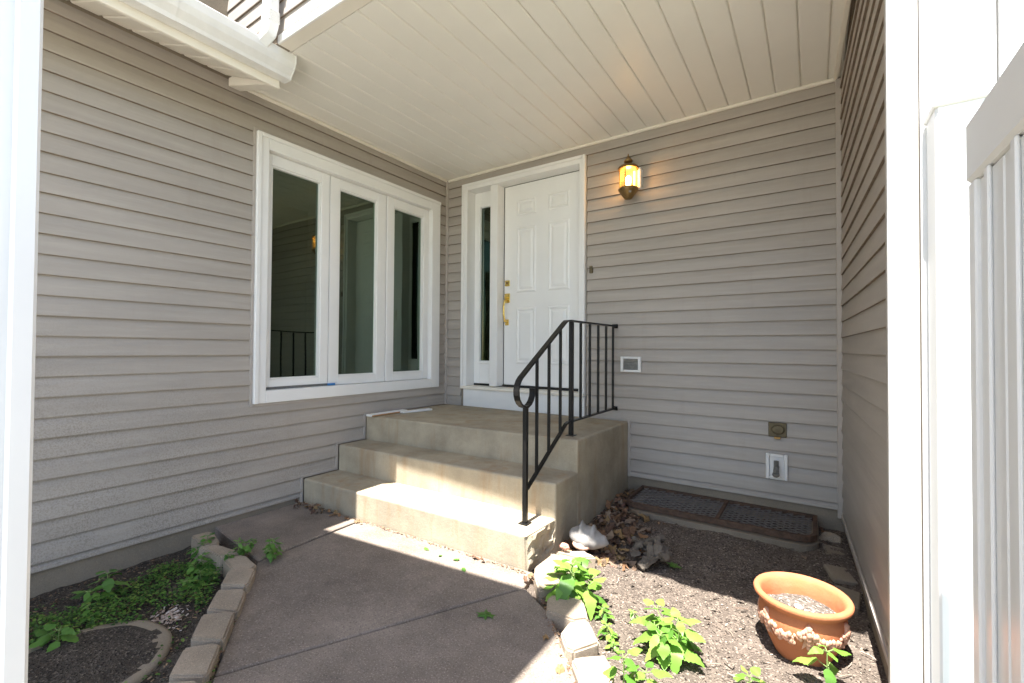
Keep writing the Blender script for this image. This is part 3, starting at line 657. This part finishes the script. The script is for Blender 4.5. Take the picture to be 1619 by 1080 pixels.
LEAF = [leafmesh('leaf', 'leaf', droop=d_, seed=s_, wd=w_) for d_, s_, w_ in ((.25, 1, .66), (.45, 2, .60), (.12, 3, .72), (.6, 4, .62))]
WEED = [leafmesh('leaf', 'weed', droop=d_, seed=s_, wd=w_, teeth=4) for d_, s_, w_ in ((.2, 1, .6), (.4, 2, .55), (.1, 3, .7))]
def plant(name, loc, h, tiers, size, label, meshes=LEAF, stems=1, spread=.06, seed=0, cat='plant', group=None):
    rn = random.Random(seed); o = thing(name, label, cat, loc, group)
    for s in range(stems):
        az0 = rn.uniform(0, 6.28); lean = Vector((math.cos(az0), math.sin(az0), 0))*spread*(0 if s == 0 else rn.uniform(.6, 1.3)); hh = h*(1 if s == 0 else rn.uniform(.5, .85))
        top = Vector((0, 0, hh))+lean; b0 = lean*.15
        bm = bmesh.new(); sweep(bm, [b0+Vector((0, 0, -.02)), b0.lerp(top, .5)+Vector((0, 0, hh*.06)), top], .007, .007, rnd=True, taper=.5); obj('stem', bm, 'stem', o)
        for t in range(tiers):
            k = (t+1)/tiers; base = b0.lerp(top, .25+.75*k); n_ = 4 if t == tiers-1 else 3
            for j in range(n_):
                a = az0+t*1.1+j*2*math.pi/n_+rn.uniform(-.3, .3); sz = size*rn.uniform(.75, 1.15)*(1 if t < tiers-1 else .72)
                pet = .35*sz; d = Vector((math.cos(a), math.sin(a), .55)).normalized(); p1 = base+d*pet
                bm = bmesh.new(); sweep(bm, [base, p1], .0035, .0035, rnd=True); obj('petiole', bm, 'stem', o)
                link('leaf', rn.choice(meshes), o, p1, (rn.uniform(-.35, .35), rn.uniform(-.1, .55)-(.35 if t == tiers-1 else 0), a), (sz, sz, sz))
    return o
plant('leafy_plant', (-.985, 2.02, -.03), .18, 3, .108, 'bushy lime green plant growing against the edging blocks by the steps', stems=6, spread=.09, seed=5)
plant('leafy_plant', (-.455, 1.90, -.04), .15, 3, .098, 'lime green plant with drooping leaves alone in the middle of the sunlit soil', stems=4, spread=.12, seed=11)
plant('leafy_plant', (.035, 2.02, -.04), .15, 2, .075, 'small round-leaved seedling in front of the terracotta pot', stems=1, seed=21)
plant('leafy_plant', (-.575, 1.60, -.04), .13, 2, .085, 'leafy green plant beside the edging blocks opposite the pot', stems=2, spread=.06, seed=8)
plant('leafy_plant', (-.20, 1.86, -.05), .07, 2, .06, 'low green sprout on bare soil in front of the pot, left of the seedling', stems=1, seed=9)
for i, (x, y, h, lb) in enumerate(((-.80, 1.96, .06, 'yellow-green sprout in the soil below the bushy plant'), (-.745, 1.87, .045, 'low green sprout beside the edging blocks between two larger plants'), (-.70, 2.065, .03, 'tiny pale seedling alone on the sunlit soil'), (-.69, 1.80, .03, 'small grey-green weed beside the edging blocks'))):
    plant('sprout', (x, y, -.035), h, 2, .045 if i < 2 else .03, lb, stems=2 if i < 2 else 1, spread=.03, seed=30+i, cat='sprout')
for i, (x, y, h, s, lb) in enumerate(((-3.0, .80, .13, .085, 'broad-leaved weed standing near the left siding'), (-2.62, .545, .10, .085, 'broad-leaved weed at the rim of the round stepping stone'), (-3.03, 1.27, .16, .06, 'feathery dark weed against the wall by the last edging block'),
                                      (-2.72, 1.30, .12, .05, 'bright green weed growing over the edging blocks'), (-2.55, 1.40, .13, .05, 'bright green weed sprouting from the path crack'), (-2.86, 1.17, .12, .07, 'dense weed clump behind the edging blocks'), (-2.70, 1.10, .10, .06, 'leafy weed spilling toward the edging row'), (-2.80, .68, .08, .05, 'low weed in the middle of the ground cover'))):
    plant('weed', (x, y, -.07 if i not in (3, 4) else .0), h*.85, 4 if i in (2, 3, 4, 5) else 3, s*(.72 if i > 1 else .85), lb, WEED, stems=4 if i in (2, 3, 4, 5, 6) else 2, spread=.07, seed=50+i, cat='weed')
def scatter(name, mat, fn, count, size, seed, tri=False, flat=.5):
    rn = random.Random(seed); bm = bmesh.new(); k = 0
    while k < count:
        q = fn(rn)
        if q is None: continue
        k += 1; x, y, z = q; a = rn.uniform(0, 6.28); s = size*rn.uniform(.5, 1.3); el_ = rn.uniform(-flat, flat)
        X = Vector((math.cos(a)*math.cos(el_), math.sin(a)*math.cos(el_), math.sin(el_))); Yv = Vector((-math.sin(a), math.cos(a), rn.uniform(-flat, flat))).normalized(); N = X.cross(Yv)
        P = Vector((x, y, z))
        if tri:   # small solid chip
            w_ = s*rn.uniform(.25, .6); h_ = s*rn.uniform(.12, .3)
            v = [bm.verts.new(P+X*s*e*.5+Yv*w_*g*.5+N*(h_ if (e, g) in ((1, 1), (-1, -1), (1, -1), (-1, 1)) and up else 0)) for up in (0, 1) for e, g in ((-1, -1), (1, -.7), (.8, 1), (-1, .8))]
            for q4 in ((0, 1, 2, 3), (4, 5, 6, 7), (0, 1, 5, 4), (1, 2, 6, 5), (2, 3, 7, 6), (3, 0, 4, 7)): bm.faces.new([v[i] for i in q4])
        else:
            c_ = bm.verts.new(P); pts = [bm.verts.new(P+X*s*e+Yv*s*g+N*s*hh) for e, g, hh in ((.35, .32, .10), (.75, .28, .06), (1.05, 0, -.12), (.75, -.28, .06), (.35, -.32, .10))]
            m_ = bm.verts.new(P+X*s*.6-N*s*.02)
            for i in range(4): bm.faces.new((m_, pts[i], pts[i+1]))
            bm.faces.new((c_, m_, pts[0])); bm.faces.new((c_, pts[4], m_))
    return bm
def in_left(x, y):   # inside the weedy bed, clear of the blocks
    return x > -3.3 and y < 1.26 and (y-1.17) < -(x+2.62)*.735-.02 if x > -2.75 else x > -3.3 and y < 1.27
def fn_cover(rn):
    x = rn.uniform(-3.15, -1.7); y = rn.uniform(.1, 1.25)
    if not in_left(x, y): return None
    d = noise.noise(Vector((x*4.2, y*4.2, 5)))
    band = 1-abs((x+2.72)+(y-.9)*-.15)/.42
    if (Vector((x, y))-Vector((-2.37, .53))).length < .27: return None
    if (Vector((x, y))-Vector((-2.5, .90))).length < .09: return None
    if band+1.25*d < .34 and rn.random() > .05: return None
    return x, y, zl(x, y)+rn.uniform(.008, .035+.03*max(0, band))
tag(obj('ground_cover', scatter('g', 'cover', fn_cover, 5600, .0155, 4, flat=.45), 'cover', smooth=True), 'low green ground cover of small leaves spread over the shaded bed', 'ground cover', kind='stuff')
def fn_peb(rn): x = rn.gauss(-2.49, .05); y = rn.gauss(.885, .035); return x, y, zl(x, y)+.012
tag(obj('pebble_patch', scatter('p', 'pebble', fn_peb, 120, .017, 5, True, .3), 'pebble'), 'patch of pale pebbles among the ground cover', 'pebbles', kind='stuff')
def right_ok(x, y): return y > .95 and (x > -1.28 or y > 2.3) and (y-1.5) > -(x+.55)*1.05-.0 and not (y > 3.22 and x < .03) and (Vector((x-PX, y-PY)))  .length > .11
def fn_chip(rn):
    x = rn.uniform(-1.28, .2); y = rn.uniform(1.1, 3.5)
    if not right_ok(x, y): return None
    return x, y, zr(x, y)+.018*noise.noise(Vector((x*5, y*5, 3)))+.004
tag(obj('wood_chips', scatter('c', 'chip', fn_chip, 2600, .0095, 6, True, .35), 'chip'), 'pale wood chips and grit scattered over the bare soil', 'mulch', kind='stuff')
bm = scatter('c', 'chip', fn_chip, 420, .030, 66, True, .5)
for v in bm.verts: v.co += Vector((noise.noise(v.co*60), noise.noise(v.co*60+Vector((5, 0, 0))), noise.noise(v.co*60+Vector((0, 5, 0)))))*.005
tag(obj('soil_clods', bm, 'soil'), 'crumbly clods of earth scattered over the pot bed', 'clods', kind='stuff')
rt = random.Random(91); bm = bmesh.new()
for k in range(60):
    q = None
    while q is None: q = fn_chip(rt)
    a = rt.uniform(0, 6.28); L_ = rt.uniform(.02, .07); d = Vector((math.cos(a), math.sin(a), rt.uniform(-.05, .1)))*L_; p0 = Vector(q)+Vector((0, 0, .006))
    sweep(bm, [p0, p0+d*.5+Vector((.004, .003, .002)), p0+d], .0035, .003, rnd=True)
tag(obj('twigs', bm, 'chip'), 'thin dry twigs scattered over the pot bed', 'twigs', kind='stuff')
def fn_chipl(rn):
    x = rn.uniform(-3.3, -1.6); y = rn.uniform(.1, 1.25)
    return (x, y, zl(x, y)+.006) if in_left(x, y) else None
tag(obj('bed_debris', scatter('c', 'litter', fn_chipl, 1300, .014, 61, True, .35), 'litter'), 'fine brown debris on the dark soil of the weedy bed', 'debris', kind='stuff')
# dead leaves
def drymesh(seed):
    rn = random.Random(seed); bm = bmesh.new(); n_ = 7; c_ = bm.verts.new((0, 0, .0)); pts = []; curl = rn.uniform(.5, 1.5)
    for i in range(n_*2):
        a = math.pi*i/n_; rr = (1 if i % 2 == 0 else rn.uniform(.62, .9))*rn.uniform(.7, 1.1)*(.55+.45*abs(math.cos(a/2)))
        x, y = rr*math.cos(a), rr*math.sin(a)*.8; pts.append(bm.verts.new((x*.5, y*.5, curl*.55*(y*y)*(1 if seed % 2 else -.6)+.16*math.sin(3*x+seed)*rr+rn.uniform(-.06, .06))))
    for i in range(len(pts)): bm.faces.new((c_, pts[i], pts[(i+1) % len(pts)]))
    return mesh_of('dry_leaf', bm, 'dry')
DRY = [drymesh(s) for s in range(7)]
rn = random.Random(12)
k = 0
while k < 125:          # the drift in the corner between the stoop and the window well
    t = rn.random(); x = -1.26+abs(rn.gauss(0, .11+.17*(1-t))); y = 2.50+t*1.15+rn.uniform(-.05, .05)
    if x > -.84 or y > 3.68 or (y > 3.2 and x > -1.19): continue
    k += 1; s = rn.uniform(.075, .14)
    z = zr(x, y)+.012+rn.random()*.065*max(.1, 1-(x+1.27)/.3)
    o = link('dry_leaf', rn.choice(DRY), None, (x, y, z), (rn.uniform(-.45, .45), rn.uniform(-.45, .45), rn.uniform(0, 6.28)), (s, s*rn.uniform(.6, 1.1), s))
    tag(o, 'dry brown leaf in the drift between the stoop and the window well', 'leaf', 'dead leaves drifted against the stoop')
for k in range(34):     # along the foot of the first step in the left corner
    t = rn.random()**1.3; x = -3.29+t*.62; y = 2.035-abs(rn.gauss(0, .035))-(.03 if t < .3 else 0); s = rn.uniform(.03, .07)
    o = link('dry_leaf', rn.choice(DRY), None, (x, y, .012+rn.random()*.03*(1-t)), (rn.uniform(-.6, .6), rn.uniform(-.6, .6), rn.uniform(0, 6.28)), (s, s, s))
    tag(o, 'small dry leaf at the foot of the bottom step by the left wall', 'leaf', 'dead leaves at the foot of the steps')
for k, (x, y, s) in enumerate(((-2.62, 2.03, .06), (-2.57, 2.02, .04), (-1.62, 2.06, .07), (-1.56, 2.05, .05), (-1.25, 2.06, .05), (-1.24, 2.0, .045), (-.93, 1.66, .05), (-.79, 1.52, .05), (-1.06, 1.87, .05), (-2.69, 1.33, .05), (-.05, 3.12, .05))):
    o = link('dry_leaf', DRY[k % 7], None, (x, y, .012), (rn.uniform(-.5, .5), rn.uniform(-.5, .5), rn.uniform(0, 6.28)), (s, s, s))
    tag(o, 'single dry reddish leaf caught in a joint of the path', 'leaf', 'single dead leaves on the path')
for k, (x, y, s) in enumerate(((.055, 3.62, .07), (.09, 3.60, .08), (.03, 3.66, .06), (.12, 3.5, .05))):
    tag(link('dry_leaf', DRY[k], None, (x, y, .02), (rn.uniform(-.5, .5), .4, k*1.7), (s, s, s)), 'dry leaf in the wall corner behind the rubble', 'leaf', 'dead leaves in the wall corner')
def fn_lit(rn_):
    x = -1.28+abs(rn_.gauss(0, .16)); y = rn_.uniform(2.45, 3.66)
    if x > -.75 or (y > 3.22 and x > -1.16): return None
    return x, y, zr(x, y)+.006+.012*rn_.random()
tag(obj('leaf_litter', scatter('l', 'litter', fn_lit, 900, .032, 15, flat=.5), 'litter'), 'crumbled leaf litter along the side of the stoop', 'leaf litter', kind='stuff')
def fn_crack(rn_):
    t = rn_.random(); x = -2.70+t*1.43; return x, 2.064+.030*t-abs(rn_.gauss(0, .010))-.004, .003
tag(obj('joint_debris', scatter('l', 'litter', fn_crack, 240, .012, 16, True, .4), 'litter'), 'line of dark crumbs in the joint below the bottom step', 'debris', kind='stuff')
def fn_edge(rn_):
    t = rn_.random(); q = rn_.gauss(0, .010)
    if rn_.random() < .55: a, e = ((-2.60, 1.325), (-1.80, .755))
    else: a, e = ((-1.235, 2.075), (-.70, 1.475))
    return a[0]+(e[0]-a[0])*t+q*.6, a[1]+(e[1]-a[1])*t+q*.6, -.006+rn_.random()*.012
tag(obj('edge_debris', scatter('l', 'litter', fn_edge, 520, .013, 17, True, .4), 'litter'), 'dirt and leaf crumbs filling the gap between path and edging blocks', 'debris', kind='stuff')
def fn_moss(rn_):
    t = rn_.random()**.7; q = rn_.gauss(0, .006); return -2.40+.62*t+q, 1.18-.44*t+q, -.004+.012*rn_.random()
tag(obj('moss', scatter('m', 'cover', fn_moss, 260, .011, 18, flat=.6), 'cover'), 'green sprigs growing in the gap along the weedy bed blocks', 'moss', kind='stuff')
# a green maple leaf and small green leaves on the path
def maple():
    bm = bmesh.new(); c_ = bm.verts.new((0, 0, .06)); pr = [(0, -.5), (.12, -.15), (.5, -.32), (.42, -.08), (.62, .12), (.36, .16), (.30, .38), (.12, .26), (0, .6), (-.12, .26), (-.30, .38), (-.36, .16), (-.62, .12), (-.42, -.08), (-.5, -.32), (-.12, -.15)]
    pts = [bm.verts.new((x, y, .05*math.sin(9*x+4*y))) for x, y in pr]
    for i in range(len(pts)): bm.faces.new((c_, pts[i], pts[(i+1) % len(pts)]))
    return mesh_of('maple_leaf', bm, 'weed')
MP = maple()
tag(link('maple_leaf', MP, None, (-1.229, 1.646, .008), (0, .1, .6), (.075,)*3), 'green maple leaf lying in the middle of the shaded path', 'leaf')
tag(link('maple_leaf', MP, None, (-.66, 2.66, -.015), (.2, .1, 2), (.09,)*3), 'green maple leaf on the shaded soil before the window well', 'leaf')
for k, (x, y) in enumerate(((-1.95, 1.99), (-1.80, 1.96), (-1.68, 2.0), (-1.6, 1.93))):
    tag(link('green_leaf', WEED[k % 3], None, (x, y, .006), (.1, 0, k*1.9), (.04,)*3), 'small green leaf lying on the sunlit strip of path below the steps', 'leaf', 'green leaves on the sunlit path')
# seashell, driftwood, stones
bm = bmesh.new(); NU, NV = 22, 14; V = []
for i in range(NU):
    t = i/(NU-1); row = []
    rr = .060*math.sin(math.pi*t**.8)**.8+.004
    for j in range(NV):
        a = 2*math.pi*j/NV; sp = 1+(.8*max(0, math.cos(i*1.0))**2 if j in (2, 3, 4) else 0)
        row.append(bm.verts.new(((t-.5)*.24, rr*math.cos(a)*1.15*(1+.05*math.sin(i*1.4)), rr*math.sin(a)*sp+.045)))
    V.append(row)
for i in range(NU-1):
    for j in range(NV): bm.faces.new((V[i][j], V[i][(j+1) % NV], V[i+1][(j+1) % NV], V[i+1][j]))
sh = tag(obj('seashell', bm, 'shell', None, smooth=True, loc=(-1.13, 2.535, .035), rot=(.35, .12, .2)), 'large knobbed white seashell leaning at the corner of the stoop', 'seashell')
bm = bmesh.new(); bmesh.ops.create_uvsphere(bm, u_segments=14, v_segments=8, radius=.036)
for v in bm.verts: v.co.x *= 1.5; v.co.z *= .6
obj('lip', bm, 'shellp', sh, smooth=True, loc=(-.03, -.055, .030))
def rock(name, loc, dims, mat, seed, label, cat, group=None):
    bm = bmesh.new(); bmesh.ops.create_icosphere(bm, subdivisions=3, radius=1)
    for v in bm.verts:
        v.co *= 1+.28*noise.noise(v.co*1.6+Vector((seed, 0, 0)))+.08*noise.noise(v.co*5+Vector((seed, 0, 0)))
        v.co = Vector((v.co.x*dims[0], v.co.y*dims[1], v.co.z*dims[2]))
    return tag(obj(name, bm, mat, None, loc=loc), label, cat, group)
rock('pink_stone', (-1.2, 2.36, .065), (.028, .02, .02), 'pink', 2, 'small pink stone beside the seashell', 'stone')
dwd = thing('driftwood', 'twisted grey piece of weathered driftwood lying on the soil', 'driftwood', (-.80, 2.68, -.02)); dwd.scale = (1.45, 1.35, 1.5)
for k in range(11):
    r_ = random.Random(200+k); L_ = r_.uniform(.10, .24); a = rad(118)+r_.uniform(-.75, .75); c0 = Vector((r_.uniform(-.045, .045), r_.uniform(-.07, .07), .018+.012*(k % 4))); bm = bmesh.new(); pts = []
    for i in range(9):
        t = i/8-.5; pts.append(c0+Vector((math.cos(a), math.sin(a), 0))*t*L_+Vector((.018*math.sin(8*t+k), .018*math.cos(7*t+2*k), .022*math.cos(3*t)+.012*math.sin(9*t+k))))
    sweep(bm, pts, r_.uniform(.022, .042), r_.uniform(.012, .024), rnd=True, taper=.4); bmesh.ops.subdivide_edges(bm, edges=bm.edges[:], cuts=2)
    for v in bm.verts: v.co += Vector((noise.noise(v.co*35), noise.noise(v.co*35+Vector((9, 0, 0))), noise.noise(v.co*35+Vector((0, 9, 0)))))*.010
    obj('strand', bm, 'drift', dwd)
rock('rubble', (.085, 3.52, 0), (.065, .055, .05), 'block', 5, 'grey concrete rubble lump in the corner by the window well', 'rubble', None)
for k, (x, y, a) in enumerate(((.095, 3.32, .1), (.11, 3.03, .3), (.125, 2.78, -.1))):
    bm = bmesh.new(); box(bm, -.055, .055, -.08, .08, -.03, .03); o = obj('paving_brick', bm, 'found', None, .006, loc=(x, y, -.018-.004*k), rot=(.05, .08, a)); tag(o, 'dusty half-buried brick at the foot of the right wall, '+('next to the rubble lump', 'between two other bricks', 'the one nearest the terracotta pot')[k], 'brick', 'half-buried bricks by the wall')

# ------------------------------------------------------------------ vinyl fence
fp = thing('fence_post', 'white vinyl fence post with flat cap beside the open gate', 'post', (.368, 1.885, -.1))
boxo('shaft', (-.0635, .0635, -.0635, .0635, 0, 2.035), 'vinyl', fp, .006)
bm = bmesh.new(); prism(bm, [(-.072, -.072), (.072, -.072), (.072, .072), (-.072, .072)], 2.03, 2.07)
t_ = [v for v in bm.verts if v.co.z > 2.05]
for v in t_: v.co.x *= .96; v.co.y *= .96
obj('cap', bm, 'vinyl', fp, .005)
ga = thing('fence_gate', 'white vinyl privacy gate standing open beside the house corner', 'gate', (.285, 1.41, 0))
def gb(name, b6, bev=.008): return boxo(name, b6, 'vinyl', ga, bev)
gb('top_rail', (0, .05, -1.30, 0, 1.575, 1.712)); gb('bottom_rail', (0, .05, -1.30, 0, .08, .22)); gb('stile', (.004, .046, -.05, -.003, .2205, 1.5745), .004)
y = -.051
while y > -1.28:
    gb('picket', (.012, .038, y-.148, y, .2205, 1.5745), .006)
    gb('batten', (.004, .0115, y-.085, y-.06, .2205, 1.5745), .003); y -= .1505
lp = thing('gate_post', 'tall white vinyl gate post in the shade at the near edge of the weedy bed', 'post', (-1.14, .20, -.1))
boxo('shaft', (-.127, -.012, -.14, -.008, 0, 2.9), 'vinyl', lp, .006)
boxo('stop_strip', (-.0115, .0, -.034, .0, 0, 2.9), 'vinyl', lp, .005)
